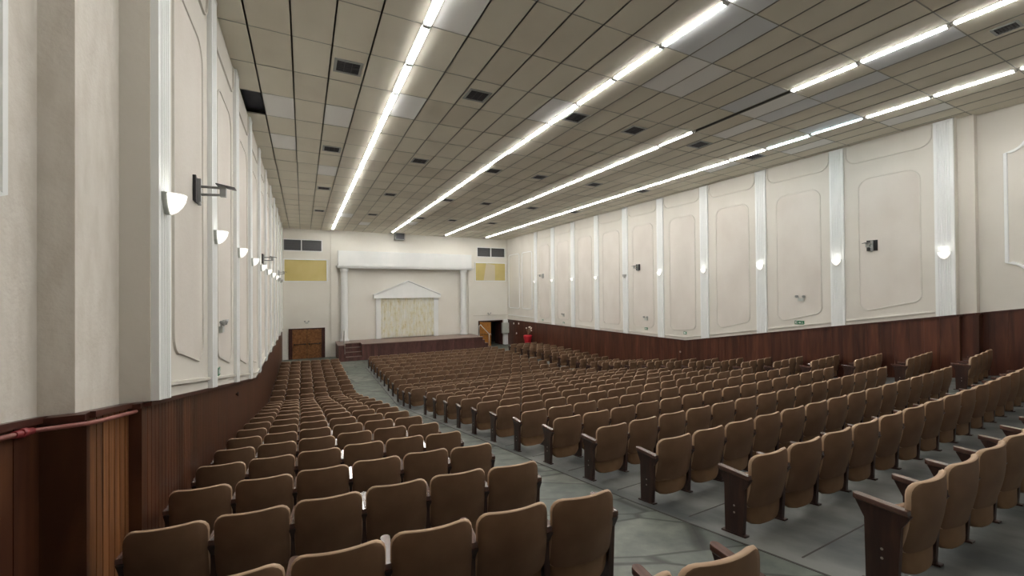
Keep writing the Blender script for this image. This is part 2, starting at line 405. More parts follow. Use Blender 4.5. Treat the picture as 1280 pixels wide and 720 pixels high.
# rear bay with its scalloped frame
for side in ('left', 'right'):
    s = 1 if side == 'left' else -1; X = XBL if side == 'left' else XBR
    y1 = 3.42 if side == 'left' else 3.52; y0 = -1.2; zb, zt, r = .22, 3.55, .36
    pts = [(y1, zb+r)] + [(y1, zt-r)] + [(y1-r*.0-r+r*math.cos(-PI/2-PI/2*t/6)*1.0+0, zt-0-0+r*math.sin(-PI/2-PI/2*t/6)*1.0) for t in range(0)]
    pts = []
    for (cy, cz, a0) in ((y1, zt, 1.5*PI), (y0, zt, 0.0), (y0, zb, .5*PI), (y1, zb, PI)):
        pts += arc(cy, cz, r, a0, a0-PI/2, 7)
    m = M(); sweep(m, pts, X, s, .07, .035, True); trim(m, 'white')
# two tall frames between the last pilaster and the stage corner, right
for a, b in ((26.75, 28.35), (28.85, 30.75)):
    m = M(); r = .2; pts = arc(a+r, -1.35+r, r, PI, 1.5*PI)+arc(b-r, -1.35+r, r, 1.5*PI, 2*PI)+arc(b-r, 2.95-r, r, 0, PI/2)+arc(a+r, 2.95-r, r, PI/2, PI)
    sweep(m, pts, WR, -1, .06, .03, True); trim(m, 'white')
m = M(); sweep(m, [(26.3, -1.95), (30.9, -1.95)], WR, -1, .05, .03); trim(m, 'white')

# ---- stage
SY = 28.5; SX0, SX1 = 2.0, 11.9; ST = -3.36
m = M()
nx0, nx1 = 2.42, 3.42       # recessed steps
def sbox(x0, x1, y0, y1, z0, z1, k=0): m.box(x0, x1, y0, y1, z0, z1, k)
sbox(SX0, nx0, SY, D-.02, ZF, ST-.05); sbox(nx1, SX1, SY, D-.02, ZF, ST-.05); sbox(nx0, nx1, SY+.95, D-.02, ZF, ST-.05)
structure_stage = tag(m.build('stage', ['stagewood']), 'low raised stage with dark reddish boarded front below the white valance', 'stage')
m = M()
m.box(SX0-.03, nx0, SY-.05, D-.02, ST-.05, ST); m.box(nx1, SX1+.03, SY-.05, D-.02, ST-.05, ST); m.box(nx0, nx1, SY+.9, D-.02, ST-.05, ST)
o = m.build('stage_floor', 'stagetop', parent=structure_stage); o.location.z = ZO
for j in range(3):
    m = M(); zt = ZF+.262*(j+1); y = SY+.02+.30*j
    m.box(nx0, nx1, y, SY+.95, zt-.262, zt-.03, 0); m.box(nx0, nx1, y-.03, y+.30, zt-.03, zt, 1)
    o = m.build('step', ['stagewood', 'stagetop'], parent=structure_stage); o.location.z = ZO
for j in range(3):   # steps at the right end of the stage
    m = M(); zt = ST-.262*(j+1); x = SX1+.02+.27*j
    m.box(x, x+.27, SY+.3, SY+1.3, ZF, zt-.03, 0); m.box(x, x+.29, SY+.3, SY+1.3, zt-.03, zt, 1)
    o = m.build('step', ['stagewood', 'stagetop'], parent=structure_stage); o.location.z = ZO
# handrails
t = thing('handrail', 'thin metal handrail at the left end of the stage', 'handrail', (2.36, 28.55, ST))
m = M(); m.tube([(0,0,0),(0,.02,.85),(-.0,.5,.9),(0,.52,0)], .022, 8); m.build('rail', 'chrome', t)
m = M(); m.tube([(0,0,-.0),(.0,-.25,-.55)], .016, 8); m.tube([(0,-.25,-.55),(0,0,.80)], .018, 8); m.build('brace', 'chrome', t)
t = thing('handrail', 'white sloping handrail beside the doorway at the stage right end', 'handrail', (SX1-.2, 28.7, ST))
m = M(); m.tube([(0,0,0),(0,0,.80),(.10,0,.88),(.80,0,.15)], .03, 8); m.tube([(.8,0,.15),(.8,0,-.68)], .025, 8); m.tube([(.78,0,.15),(.95,0,.15),(.95,0,.03)], .02, 8); m.build('rail', 'white', t)

# valance, columns, pediment, curtain
t = thing('stage_valance', 'wide white box valance across the top of the stage opening', 'valance', (7.0, 30.55, 1.70))
m = M(); m.box(-4.85, 4.85, 0, .50, .14, 1.17); m.build('fascia', 'white', t)
m = M(); m.box(-4.93, 4.93, -.08, .50, .06, .14); m.box(-4.88, 4.88, -.04, .50, -.02, .06); m.box(-4.97, 4.97, -.12, .50, .10, .14); m.build('cornice', 'white', t)
for X, w in ((2.55, 'left'), (11.25, 'right')):
    m = M(); prof = [(.30, 0), (.30, .10), (.25, .14), (.24, .2), (.225, 2.5), (.215, 4.75), (.24, 4.8), (.28, 4.9), (.28, 5.04)]
    m.lathe([(0, 0)]+prof+[(0, 5.04)], 0, 0, 28)
    tag(m.build('column', 'white', loc=(X, 30.82, ST)), 'smooth white round column at the %s end of the stage' % w, 'column', 'columns of the stage')
m = M()
PXc = 6.98
m.box(4.68, 5.02, D-.16, D-.02, ST, -.45); m.box(8.93, 9.27, D-.16, D-.02, ST, -.45)
m.box(4.52, 9.44, D-.26, D-.02, -.45, -.22)
m.prism([(4.55, -.22), (9.41, -.22), (PXc, .78)], D-.20, D-.02, lambda a, b, d: (a, d, b))
for (a, b), (c, d) in (((4.50, -.22), (PXc, .80)), ((PXc, .80), (9.46, -.22))):
    m.hexa([(a,D-.27,b),(c,D-.27,d),(c,D-.02,d),(a,D-.02,b),(a,D-.27,b+.06),(c,D-.27,d+.06),(c,D-.02,d+.06),(a,D-.02,b+.06)])
o = tag(m.build('pediment_surround', ['white']), 'white portico surround with triangular pediment framing the stage curtain', 'surround')
MT['curtain'] = None
mm = mat('curtain_cloth', (.6, .58, .45), .8); b = mm.node_tree.nodes['Principled BSDF']
v = coords(mm, (2.2, 1, .9)); nn = N(mm, 'ShaderNodeTexNoise'); nn.inputs['Scale'].default_value = 2.2; nn.inputs['Detail'].default_value = 8; nn.inputs['Roughness'].default_value = .75
L(mm, v, nn.inputs['Vector']); L(mm, ramp(mm, nn.outputs['Fac'], [(.40, (.78, .78, .72)), (.56, (.72, .69, .54)), (.70, (.52, .44, .17))]), b.inputs['Base Color'])
MT['curtain'] = mm
m = M(); n = 220; i0 = 0
for j in range(n+1):
    x = 5.02+3.91*j/n; y = D-.10+.018*math.sin(j*.72)+.008*math.sin(j*1.9)
    m.v += [(x, y, -3.30), (x, y, -1.8), (x, y, -.45)]
for j in range(n):
    a = j*3
    m.face((a, a+3, a+4, a+1), 0, True); m.face((a+1, a+4, a+5, a+2), 0, True)
for j in range(n+1):
    x, y, z = m.v[j*3]; m.v += [(x, y+.01, z), (x, y+.01, -.45)]
for j in range(n):
    a = 3*(n+1)+2*j; m.face((a, a+1, a+3, a+2), 0, True)
tag(m.build('stage_curtain', 'curtain'), 'white curtain with golden marbled streaks closing the portico on the stage', 'curtain')

# windows and boards high on the back wall
for i, (a, b) in enumerate((VL, VR)):
    r = structure(bpy.data.objects.new('window_%d' % (i+1), None)); C.objects.link(r); r.location = (0, 0, ZO)
    z0, z1 = Z0+.03, Z1-.02; mid = (a+b)/2; m = M()
    a2 = max(a, -1.15)
    for p, q, e, g in ((a2, b, z0-.05, z0), (a2, b, z1, z1+.05), (b, b+.06, z0-.05, z1+.05), (mid-.03, mid+.03, z0, z1), (a2-.0, a2+.04, z0, z1)): m.box(p, q, D-.04, D+.10, e, g)
    m.build('window_frame', 'white', r)
    m = M(); m.box(a, b, D+.06, D+.09, z0, z1); m.build('pane', 'glass', r)
    # louvre slats
    m = M()
    for k in range(7): m.box(a+.03, b-.03, D+.03, D+.055, z0+.05+k*.095, z0+.07+k*.095)
    m.build('louvre', 'dgrey', r)
def board(x0, x1, z0, z1, label, pale=False):
    t = thing('wall_board', label, 'board', ((x0+x1)/2, D, z0), group='framed boards on the back wall')
    w = (x1-x0)/2; h = z1-z0
    m = M(); m.box(-w, w, -.03, 0, 0, h, 0)
    if pale: m.hexa([(-w*.48, -.033, .0), (w*.30, -.033, .0), (w*.30, -.029, .0), (-w*.48, -.029, .0), (-w*.30, -.033, h), (w*.30, -.033, h-.12), (w*.30, -.029, h-.12), (-w*.30, -.029, h)], 1)
    m.build('panel', ['yellow', 'pale_yellow'], t)
    m = M(); e = .07
    m.box(-w-e, w+e, -.05, 0, -e, 0); m.box(-w-e, w+e, -.05, 0, h, h+e); m.box(-w-e, -w, -.05, 0, 0, h); m.box(w, w+e, -.05, 0, 0, h); m.build('frame', 'white', t)
board(-1.08, 1.45, .80, 2.20, 'plain yellow framed board high above the closed double door')
board(12.42, 15.04, .88, 2.28, 'yellow framed board with pale middle above the open doorway', True)

# doors
r = structure(bpy.data.objects.new('door_1', None)); C.objects.link(r); r.location = (0, 0, ZO)
m = M(); a, b = DL; f = .22
m.box(a, a+f, D-.05, D+.12, ZF, ZD); m.box(b-f, b, D-.05, D+.12, ZF, ZD); m.box(a, b, D-.05, D+.12, ZD-.07, ZD); m.build('door_frame', 'frame', r)
mid = (a+b)/2
for x0, x1, sgn in ((a+f, mid-.01, 1), (mid+.01, b-f, -1)):
    m = M(); m.box(x0, x1, D+.01, D+.06, ZF, ZD-.07)
    m.box(x0+.05, x1-.05, D-.0, D+.01, ZF+1.05, ZD-.13); m.box(x0+.05, x1-.05, D-.0, D+.01, ZF+.08, ZF+.88)
    leaf = m.build('door_leaf', 'door', r)
    m = M(); m.tube([(x0+.1, D-.07, ZF+.97), (x1-.1, D-.07, ZF+.97)], .022, 8); m.box(x0+.08, x0+.14, D-.08, D+.01, ZF+.92, ZF+1.02); m.box(x1-.14, x1-.08, D-.08, D+.01, ZF+.92, ZF+1.02)
    m.build('push_bar', 'black', leaf)
m = M(); m.box(a-.1, b+.1, D+.13, D+.2, ZF-.1, ZD+.1); m.build('backing', 'black', r)
r = structure(bpy.data.objects.new('door_2', None)); C.objects.link(r); r.location = (0, 0, ZO)
a, b = DRt; m = M(); m.box(a, a+.10, D-.04, D+.25, ZF, ZD); m.box(b-.08, b, D-.04, D+.25, ZF, ZD); m.box(a, b, D-.04, D+.25, ZD-.07, ZD); m.build('door_frame', 'frame', r)
m = M(); ang = math.radians(-50)
def rot(px, py): return (a+.12+px*math.cos(ang)-py*math.sin(ang), D-.03+px*math.sin(ang)+py*math.cos(ang))
P = [rot(0, 0), rot(.98, 0), rot(.98, .05), rot(0, .05)]
m.hexa([(*p, ZF+.01) for p in P]+[(*p, ZD-.09) for p in P]); leaf = m.build('door_leaf', 'doororange', r)
m = M(); p, q = rot(.12, -.06), rot(.88, -.06); m.tube([(*p, ZF+.97), (*q, ZF+.97)], .02, 8); m.build('push_bar', 'black', leaf)
m = M(); m.box(b-.16, b-.10, D+.26, D+1.2, ZF, ZD-.09); m.build('door_leaf', 'frame', r)
# passage behind the open doorway
m = M(); y0, y1 = D+.25, D+2.6; x0, x1 = a-.2, b+.9
m.box(x0-.1, x0, y0, y1, ZF, ZD+.3, 0); m.box(x1, x1+.1, y0, y1, ZF, ZD+.3, 0); m.box(x0, x1, y1, y1+.1, ZF, ZD+.3, 0); m.box(x0, x1, y0, y1, ZD+.3, ZD+.4, 0)
m.box(x0-.1, x1+.1, y0-.01, y1+.1, ZF-.1, ZF, 1)
structure(m.build('wall_passage', ['dgrey', 'slate']))
t = thing('passage_panel', 'grey green upright board seen inside the open doorway', 'board', (14.0, D+1.5, ZF))
m = M(); m.box(-.35, .12, 0, .05, 0, 1.35); m.build('sheet', 'lgrey', t)
m = M(); m.box(-.4, -.35, -.02, .07, 0, 1.4); m.box(.12, .17, -.02, .07, 0, 1.4); m.box(-.4, .17, -.02, .07, 1.35, 1.4); m.build('frame', 'grey', t)

# ---- fluorescent battens
ordn = ['zeroth','first','second','third','fourth','fifth','sixth','seventh','eighth','ninth','tenth','eleventh','twelfth','thirteenth','fourteenth','fifteenth','sixteenth','seventeenth','eighteenth','nineteenth','twentieth','twenty-first','twenty-second','twenty-third','twenty-fourth','twenty-fifth','twenty-sixth','twenty-seventh']
def lampmesh(nt):
    Lh = .612; objs = {}
    m = M(); m.box(-.072, .072, -Lh, Lh, .085, .10); m.box(-.075, -.070, -Lh, Lh, .0, .10); m.box(.070, .075, -Lh, Lh, .0, .10)
    m.box(-.075, .075, -Lh-.006, -Lh+.006, .0, .10); m.box(-.075, .075, Lh-.006, Lh+.006, .0, .10)
    return m
def tubemesh(x): 
    m = M(); m.tube([(x, -.565, -.008), (x, .565, -.008)], .019, 10); return m
def socketmesh(x):
    m = M(); m.box(-.058, .058, x-.012, x+.012, -.034, .09); return m
base = {}
lampX = [1.797, 5.69, 9.575, 12.835]
lamps_proto = None
rowname = ['leftmost row', 'second row from left', 'third row from left', 'rightmost row']
first_lamp = None
for li, X in enumerate(lampX):
    ns = [n for n in range(-5, 21)]
    if li == 2: ns = [n for n in ns if n not in (0, 1)]
    for idx, n in enumerate(sorted(ns, reverse=True)):
        y = 5.268+1.25*n+.625
        if y+.6 > D: continue
        kind = 'one' if (li, n) in ((2, 2), (1, 5), (3, 0)) else 'two'
        cool = (li, n) in ((3, 1), (3, 0))
        q = sorted([k for k in ns if 5.268+1.25*k+1.225 <= D], reverse=True).index(n)+1
        lab = 'fluorescent ceiling light, %s from the stage in the %s' % (ordn[q], rowname[li])
        o = thing('fluorescent_light', lab, 'ceiling light', (wx(X, y), y, H), 0, 'fluorescent lights in four ceiling rows')
        key = 'h'
        def part(name, key, fn, mt):
            if key not in base:
                base[key] = fn().build(name, mt, parent=o); return
            c = base[key].copy(); c.name = name; c.parent = o; C.objects.link(c)
        part('housing', 'h', lambda: lampmesh(2), 'housing')
        if kind == 'two':
            part('tube', 'tl'+str(cool), lambda: tubemesh(-.036), 'tube_c' if cool else 'tube')
            part('tube', 'tr'+str(cool), lambda: tubemesh(.036), 'tube_c' if cool else 'tube')
        else:
            part('tube', 'tl'+str(cool), lambda: tubemesh(-.036), 'tube_c' if cool else 'tube')
            part('tube', 'tro', lambda: tubemesh(.036), 'tube_off')
        part('lamp_socket', 'sl', lambda: socketmesh(-.590), 'housing'); part('lamp_socket', 'sr', lambda: socketmesh(.590), 'housing')

# ---- ceiling vents
def vent(X, Y, label, sc=1.0):
    t = thing('ceiling_vent', label, 'vent', (wx(X, Y), Y, H), 0, 'square vents in the ceiling')
    w, h = (.20*sc, .20*sc)
    m = M(); e = .05*sc
    m.box(-w-e, w+e, -h-e, -h, -.014, .0); m.box(-w-e, w+e, h, h+e, -.014, .0); m.box(-w-e, -w, -h, h, -.014, .0); m.box(w, w+e, -h, h, -.014, .0); m.build('frame', 'grey', t)
    m = M(); m.box(-w, w, -h, h, -.004, -.001); m.build('backing', 'void', t)
    m = M()
    for k in range(6):
        y = -h+.03+k*(2*h-.06)/5; m.hexa([(-w, y-.018, -.004), (w, y-.018, -.004), (w, y-.014, -.004), (-w, y-.014, -.004), (-w, y, -.016), (w, y, -.016), (w, y+.005, -.016), (-w, y+.005, -.016)])
    for xx in (-w/3, w/3): m.box(xx-.005, xx+.005, -h, h, -.014, -.004)
    m.build('grille', 'dgrey', t)
vr = ['nearest', 'second nearest', 'third nearest', 'farthest']
for j, Y in enumerate((8.40, 13.42, 18.6, 23.8)):
    for i, X in enumerate(VENTX):
        if j == 3 and i == 5: continue
        vent(X, Y, 'dark square ceiling vent, %s from the left in the %s row of vents' % (ordn[i+1], vr[j]))
vent(10.58, 2.40, 'dark square ceiling vent at the upper right corner of the photo', .62)
# extra openings by the stage
t = thing('ceiling_hatch', 'dark grey box hanging from the ceiling above the white valance', 'box', (6.32, 30.55, 3.80))
m = M(); m.box(-.35, .35, -.02, .02, 0, .48); m.box(-.35, -.31, -.02, .45, 0, .48); m.box(.31, .35, -.02, .45, 0, .48); m.box(-.35, .35, .02, .45, .0, .03); m.build('casing', 'grey', t)
m = M(); m.box(-.29, .29, -.03, -.02, .04, .46); m.build('opening', 'dgrey', t)
m = M(); m.box(-.009+WL+.02, -.779-.01, 10.28, 11.5, H+.10, H+.12); structure(m.build('trim_90', 'void'))

# ---- sconces
def sconce(i, side, off=False):
    s = 1 if side == 'left' else -1; X = (WL if side == 'left' else WR)+s*.056
    Y = PYS[side][i]; z = .86-.018*i
    lab = '%s wall light on the %s nearest fluted pilaster of the %s wall' % ('unlit' if off else 'lit white', ordn[i+1], side)
    t = thing('wall_light', lab, 'wall light', (wx(X, Y), Y, z-.13), 0 if s > 0 else PI, 'wall lights on the pilasters')
    t.scale = (.85, .85, .85)
    m = M(); m.prism([(-.03, -.01), (.03, -.01), (.085, .06), (.125, .13), (.14, .2), (-.14, .2), (-.125, .13), (-.085, .06)], 0, .045, lambda a, b, d: (d, a, b)); m.build('wall_plate', 'lgrey', t)
    # half bowl, narrow at the foot
    m = M(); prof = [(.02, -.005), (.06, .02), (.10, .07), (.13, .13), (.145, .20)]
    m.lathe(prof, .045, 0, 16, 0, -PI/2, PI/2)
    m.lathe([(max(r-.006, .01), z_+.004) for r, z_ in prof][::-1], .045, 0, 16, 0, -PI/2, PI/2)
    m.build('shade', 'sconce_off' if off else 'sconce_glass', t)
    m = M(); m.box(.0, .05, -.15, .15, .195, .207)
    m.build('bracket', 'lgrey', t)
    m = M(); m.lathe([(.0, .09), (.022, .10), (.03, .13), (.022, .16), (0, .17)], .10, 0, 10); m.build('bulb', 'tube_off' if off else 'bulb', t)
for i in range(10): sconce(i, 'left', off=(i >= 8))
for i in range(10): sconce(i, 'right', off=(i == 5))

# ---- wall brackets, emergency lights, signs
def bracket(side, Y, z, label, grey=False):
    s = 1 if side == 'left' else -1; X = WL if side == 'left' else WR
    t = thing('speaker_bracket', label, 'wall bracket', (wx(X+s*.006, Y), Y, z), 0 if s > 0 else PI, 'empty speaker brackets')
    t.scale = (.9, .9, .9)
    m = M(); m.box(0, .02, -.14, .14, -.17, .17); m.box(.02, .035, .08, .14, -.17, .17); m.box(.02, .035, -.14, -.09, -.17, .17); m.build('mounting_plate', 'grey' if grey else 'black', t)
    m = M(); m.box(.02, .07, -.025, .04, -.16, .15); m.tube([(.05, 0, -.16), (.05, 0, -.21)], .02, 8); m.build('hinge', 'grey', t)
    m = M(); m.tube([(.07, 0, .05), (.34, 0, .05)], .018, 8); m.tube([(.07, 0, -.06), (.32, 0, -.045)], .018, 8); m.box(.28, .35, -.04, .04, -.07, .07); m.build('arm', 'grey', t)
    m = M(); m.hexa([(.24, -.09, .085), (.46, -.09, .045), (.46, .09, .045), (.24, .09, .085), (.24, -.09, .097), (.46, -.09, .057), (.46, .09, .057), (.24, .09, .097)]); m.build('tray', 'dgrey', t)
bracket('left', 6.2, 1.26, 'grey arm and black plate wall bracket above the nearest left panel')
bracket('right', 6.0, 1.23, 'black plate wall bracket in the right panel nearest the camera')
bracket('left', 15.45, 1.10, 'small wall bracket beyond the fifth light of the left wall')
bracket('right', 15.58, 1.13, 'small black wall bracket in the fifth panel of the right wall')
bracket('right', 25.1, 1.05, 'small grey wall bracket in the farthest framed panel of the right wall', True)
bracket('left', 24.9, 1.05, 'tiny grey wall bracket at the far end of the left wall', True)
def emlight(X, Y, z, rz, label):
    t = thing('emergency_light', label, 'emergency light', (X, Y, z), rz, 'twin head emergency lights')
    m = M(); m.box(0, .05, -.09, .09, -.05, .05); m.build('case', 'lgrey', t)
    for sy in (-1, 1):
        m = M(); m.tube([(.03, sy*.07, .05), (.03, sy*.09, .10)], .009, 6); m.tube([(.02, sy*.10, .12), (.06, sy*.11, .11), (.09, sy*.115, .10)], [.02, .04, .05], 10); m.build('lamp_head', 'grey', t)
emlight(WL+.006, 7.85, -.56, 0, 'white twin head emergency light low on the second left panel')
emlight(wx(WR-.006, 7.95), 7.95, -.36, PI, 'twin head emergency light in the second right panel above the green sign')
emlight(wx(WR-.006, 15.05), 15.05, -1.42, PI, 'twin head emergency light low in the fifth right panel')
emlight(wx(WR-.006, 22.48), 22.48, -1.62, PI, 'twin head emergency light low in the eighth right panel')
emlight(.22, D-.004, -2.02, -PI/2, 'emergency light above the closed double door')
emlight(13.55, D-.045, -1.88, -PI/2, 'emergency light above the open doorway beside the stage')
def sign(side, Y, z, label, w=.15):
    s = 1 if side == 'left' else -1; X = WL if side == 'left' else WR
    t = thing('exit_sign', label, 'sign', (wx(X+s*.006, Y), Y, z), 0 if s > 0 else PI, 'small green exit signs')
    m = M(); m.box(0, .008, -w, w, -.06, .06); m.build('plate', 'green', t)
    m = M(); e = .010
    m.box(.008, e, -w+.02, -w+.05, -.035, .035); m.box(.008, e, -w+.02, -w+.09, .02, .035); m.box(.008, e, -w+.02, -w+.09, -.035, -.02)   # bracket
    m.prism([(-.03, -.012), (.01, -.012), (.01, -.035), (.05, 0), (.01, .035), (.01, .012), (-.03, .012)], .008, e, lambda a, b, d: (d, a, b))   # arrow
    m.tube([(.009, w-.07, .03), (.009, w-.06, .0), (.009, w-.08, -.04)], .006, 6); m.tube([(.009, w-.06, .0), (.009, w-.03, -.03)], .006, 6); m.tube([(.009, w-.07, .045), (.009, w-.068, .05)], .010, 6)   # running man
    m.build('pictogram', 'signwhite', t)
sign('right', 8.02, -1.12, 'small green exit sign below the emergency light of the second right panel')
sign('right', 15.08, -1.87, 'small exit sign below the emergency light of the fifth right panel', .10)
sign('right', 22.48, -2.08, 'small exit sign below the emergency light of the eighth right panel', .10)
sign('right', 12.74, -1.88, 'small exit sign at the low point of the right white wall', .08)
sign('right', 25.2, -2.06, 'tiny exit sign at the foot of the farthest framed right panel', .10)
sign('left', 7.75, -1.20, 'small dark exit sign at the foot of the second left panel', .08)
def knob(side, Y, z, label):
    s = 1 if side == 'left' else -1; X = (WL if side == 'left' else WR)+s*.055
    m = M(); m.tube([(0, 0, 0), (.02, 0, 0), (.03, 0, 0), (.045, 0, 0)], [.02, .02, .045, .03], 12)
    o = tag(m.build('wall_button', 'bolt' if side == 'right' else 'sidewood', loc=(wx(X, Y), Y, z)), label, 'button'); o.rotation_euler.z = 0 if s > 0 else PI
knob('left', 9.15, -1.86, 'round dark button on the left wooden panelling')
knob('right', 12.95, -2.72, 'round pale button on the right panelling below the low point')

# pipe along the left panelling
t = thing('wall_pipe', 'pinkish painted pipe running along the top of the left panelling', 'pipe', (XBL+.07, 2.0, wtl(2.0)-.06))
def pp(x, y, dz=0): return (x-(XBL+.07), y-2.0, wtl(y)-wtl(2.0)+dz)
m = M(); m.tube([pp(XBL+.07, 1.0, -.01), pp(XBL+.07, 3.60), pp(-1.36, 3.67, .0), pp(-1.265, 3.725), pp(-1.248, 3.84), pp(-1.245, 4.5)], .015, 10); m.build('pipe_run', 'pink', t)
m = M(); m.tube([pp(XBL+.07, 3.42), pp(XBL+.07, 3.60)], .021, 10); m.tube([pp(XBL+.07, 3.48), pp(XBL+.07, 3.54)], .028, 8); m.build('pipe_joint', 'pinkred', t)

# electric box and red stand at the far right corner
t = thing('electric_box', 'grey metal cabinet on the white pier beside the open doorway', 'cabinet', (14.91, D-.17, -3.45))
m = M(); m.box(-.30, .28, -.22, 0, 0, .85); m.build('case', 'lgrey', t)
m = M(); m.box(-.27, .25, -.235, -.22, .03, .82); d = m.build('door', 'lgrey', t)
m = M(); m.box(.18, .21, -.25, -.235, .38, .48); m.build('handle', 'grey', d)
t = thing('draped_stand', 'tall red draped stand holding white sprigs before the dark right panelling', 'stand', (14.72, 26.7, ZF))
m = M(); 
prof = [(.20, 0), (.21, .3), (.24, .7), (.30, 1.0), (.33, 1.12), (.30, 1.17), (0, 1.18)]
st = []
for r_, z in prof:
    i = len(m.v); st.append(i)
    for q in range(48):
        w = 2*PI*q/48; rr = r_*(1+.06*math.sin(w*8)*(1-z/1.2)); m.v.append((rr*math.cos(w), rr*math.sin(w), z))
for A, B in zip(st, st[1:]):
    for q in range(48): m.face((A+q, A+(q+1)%48, B+(q+1)%48, B+q), 0, True)
m.build('drape', 'red', t)
rr = random.Random(5)
for k in range(6):
    a = rr.uniform(0, 2*PI); h = rr.uniform(.30, .62); e = (math.cos(a)*.28, math.sin(a)*.22, 1.15+h)
    m = M(); m.tube([(0, 0, 1.15), (e[0]*.4, e[1]*.4, 1.15+h*.6), e], .008, 6); s_ = m.build('sprig', 'stem', t)
    m = M(); m.lathe([(0, e[2]-.03), (.035, e[2]), (.045, e[2]+.03), (.03, e[2]+.06), (0, e[2]+.07)], e[0], e[1], 10); m.build('bloom', 'bloom', s_)
for k, (Y, z) in enumerate(((29.3, -3.35), (29.8, -2.6), (28.9, -2.55))):
    m = M(); m.tube([(0, 0, 0), (-.02, 0, 0)], .07, 14)
    tag(m.build('wall_disc', 'signwhite', loc=(wx(WR-.06, Y), Y, z)), ['lowest small white disc', 'left upper small white disc', 'right upper small white disc'][k]+' on the dark panelling by the far right corner', 'disc', 'white discs on the dark panelling')

# ------------------------------------------------------------------ seats
def shell(W, z0, z1, rt, rb, y_of, th, nu=10, zs=None, mats=(0, 1, 2), inset=.012):
    """closed rounded pad: rear face, rounded edge, front face. y_of(x,z) = rear surface"""
    zs = []
    for i in range(5): zs.append(z1 - rt*(1-math.cos(PI/2*i/4)))
    nmid = 5
    for i in range(1, nmid): zs.append((z1-rt)+((z0+rb)-(z1-rt))*i/nmid)
    for i in range(5): zs.append(z0 + rb*(1-math.sin(PI/2*i/4)) if False else z0+rb*(math.cos(PI/2*i/4) if False else (1-math.sin(PI/2*i/4))))
    def hw(z, ins):
        w = W/2-ins
        if z > z1-rt: q = min(1, (z-(z1-rt))/rt); return w-rt+rt*math.sqrt(max(0, 1-q*q))
        if z < z0+rb: q = min(1, ((z0+rb)-z)/rb); return w-rb+rb*math.sqrt(max(0, 1-q*q))
        return w
    m = M(); layers = []
    for off, ins, zi in ((0, inset*.5, .5), (th*.45, 0, 0), (th, inset, 1)):
        idx = []
        for r, z in enumerate(zs):
            row = []
            zc = (z0+z1)/2; zz = zc+(z-zc)*(1-2*inset*zi/(z1-z0)*1.0) if zi else z
            for j in range(nu+1):
                u = -1+2*j/nu; x = u*hw(z, ins); row.append(len(m.v)); m.v.append((x, y_of(x, zz)+off, zz))
            idx.append(row)
        layers.append(idx)
    def loop(idx):
        return idx[0] + [r[-1] for r in idx[1:-1]] + idx[-1][::-1] + [r[0] for r in idx[1:-1]][::-1]
    R, Mi, F = layers
    for r in range(len(zs)-1):
        for j in range(nu):
            m.face((R[r][j], R[r+1][j], R[r+1][j+1], R[r][j+1]), mats[0], True)
            m.face((F[r][j], F[r][j+1], F[r+1][j+1], F[r+1][j]), mats[2], True)
    a, b, c = loop(R), loop(Mi), loop(F); n = len(a)
    for i in range(n):
        q = (i+1) % n
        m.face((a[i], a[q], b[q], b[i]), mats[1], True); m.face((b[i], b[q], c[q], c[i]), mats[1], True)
    return m
def back_mesh():
    def y(x, z):
        t = (z-.24)/.455; return .050*(1-t)+.060*(x/.25)**2 - .022*math.sin(PI*min(max(t, 0), 1))-.01
    return shell(.490, .215, .695, .08, .05, y, .038)
def pan_mesh():
    def y(x, z): return .062+.055*(x/.235)**2+.10*max(0, (z-.22))
    return shell(.470, .05, .50, .05, .12, y, .06, mats=(0, 0, 1), inset=.02)
def panel_mesh(slope, bolts):
    m = M(); y0, y1 = .085, .275; x0, x1 = -.021, .021; zt = .485
    def zb(y): return -slope*y
    pts = [(y0+.02, zb(y0+.02)), (y1-.005, zb(y1)), (y1, zt-.10), (y1+.05, zt), (y0-.05, zt), (y0-.005, .40)]
    m.prism(pts, x0, x1, lambda a, b, d: (d, a, b))
    m.hexa([(-.026, y0-.01, zb(y0)-.002), (.026, y0-.01, zb(y0)-.002), (.026, y1+.03, zb(y1+.03)-.002), (-.026, y1+.03, zb(y1+.03)-.002),
            (-.026, y0-.01, zb(y0)+.012), (.026, y0-.01, zb(y0)+.012), (.026, y1+.03, zb(y1+.03)+.012), (-.026, y1+.03, zb(y1+.03)+.012)])
    if bolts:
        for z in (.16, .22):
            m.tube([(x0-.004, .18, z), (x0, .18, z)], .008, 8, k=1); m.tube([(x1, .18, z), (x1+.004, .18, z)], .008, 8, k=1)
    return m
def arm_mesh():
    m = M(); n = 6
    out = [(-.026, .0), (-.028, .30), (-.030, .385)]
    pts = [(-.024, .045), (-.028, .315)] + [(-.028*math.cos(PI*t/n), .315+.03*math.sin(PI*t/n)) for t in range(1, n)] + [(.028, .315), (.024, .045)]
    i = len(m.v); k = len(pts)
    for z, g in ((.487, 0), (.493, .003), (.515, .003), (.522, 0)):
        for x, y in pts: m.v.append((x*(1+g*30/1), y, z+.012*max(0, y-.1)))
    for l in range(3):
        for j in range(k): q = (j+1) % k; m.face((i+l*k+j, i+l*k+q, i+(l+1)*k+q, i+(l+1)*k+j), 0)
    m.face(tuple(range(i+k-1, i-1, -1)), 0); m.face(tuple(range(i+3*k, i+4*k)), 0)
    return m
MESH = {}
def mesh_of(key, fn, mats):
    if key not in MESH:
        o = fn().build(key, mats, raw=True); MESH[key] = o.data; bpy.data.objects.remove(o)
    return MESH[key]
def part(name, me, parent, loc=(0, 0, 0)):
    o = bpy.data.objects.new(name, me); C.objects.link(o); o.parent = parent; o.location = loc; return o
W0 = .512
seats = []      # (block, row, k, nrow, X, Y, w)
def zpos(X, Y): return zfl(X, Y+.0)
def rowY(r): return 1.195+1.045*r
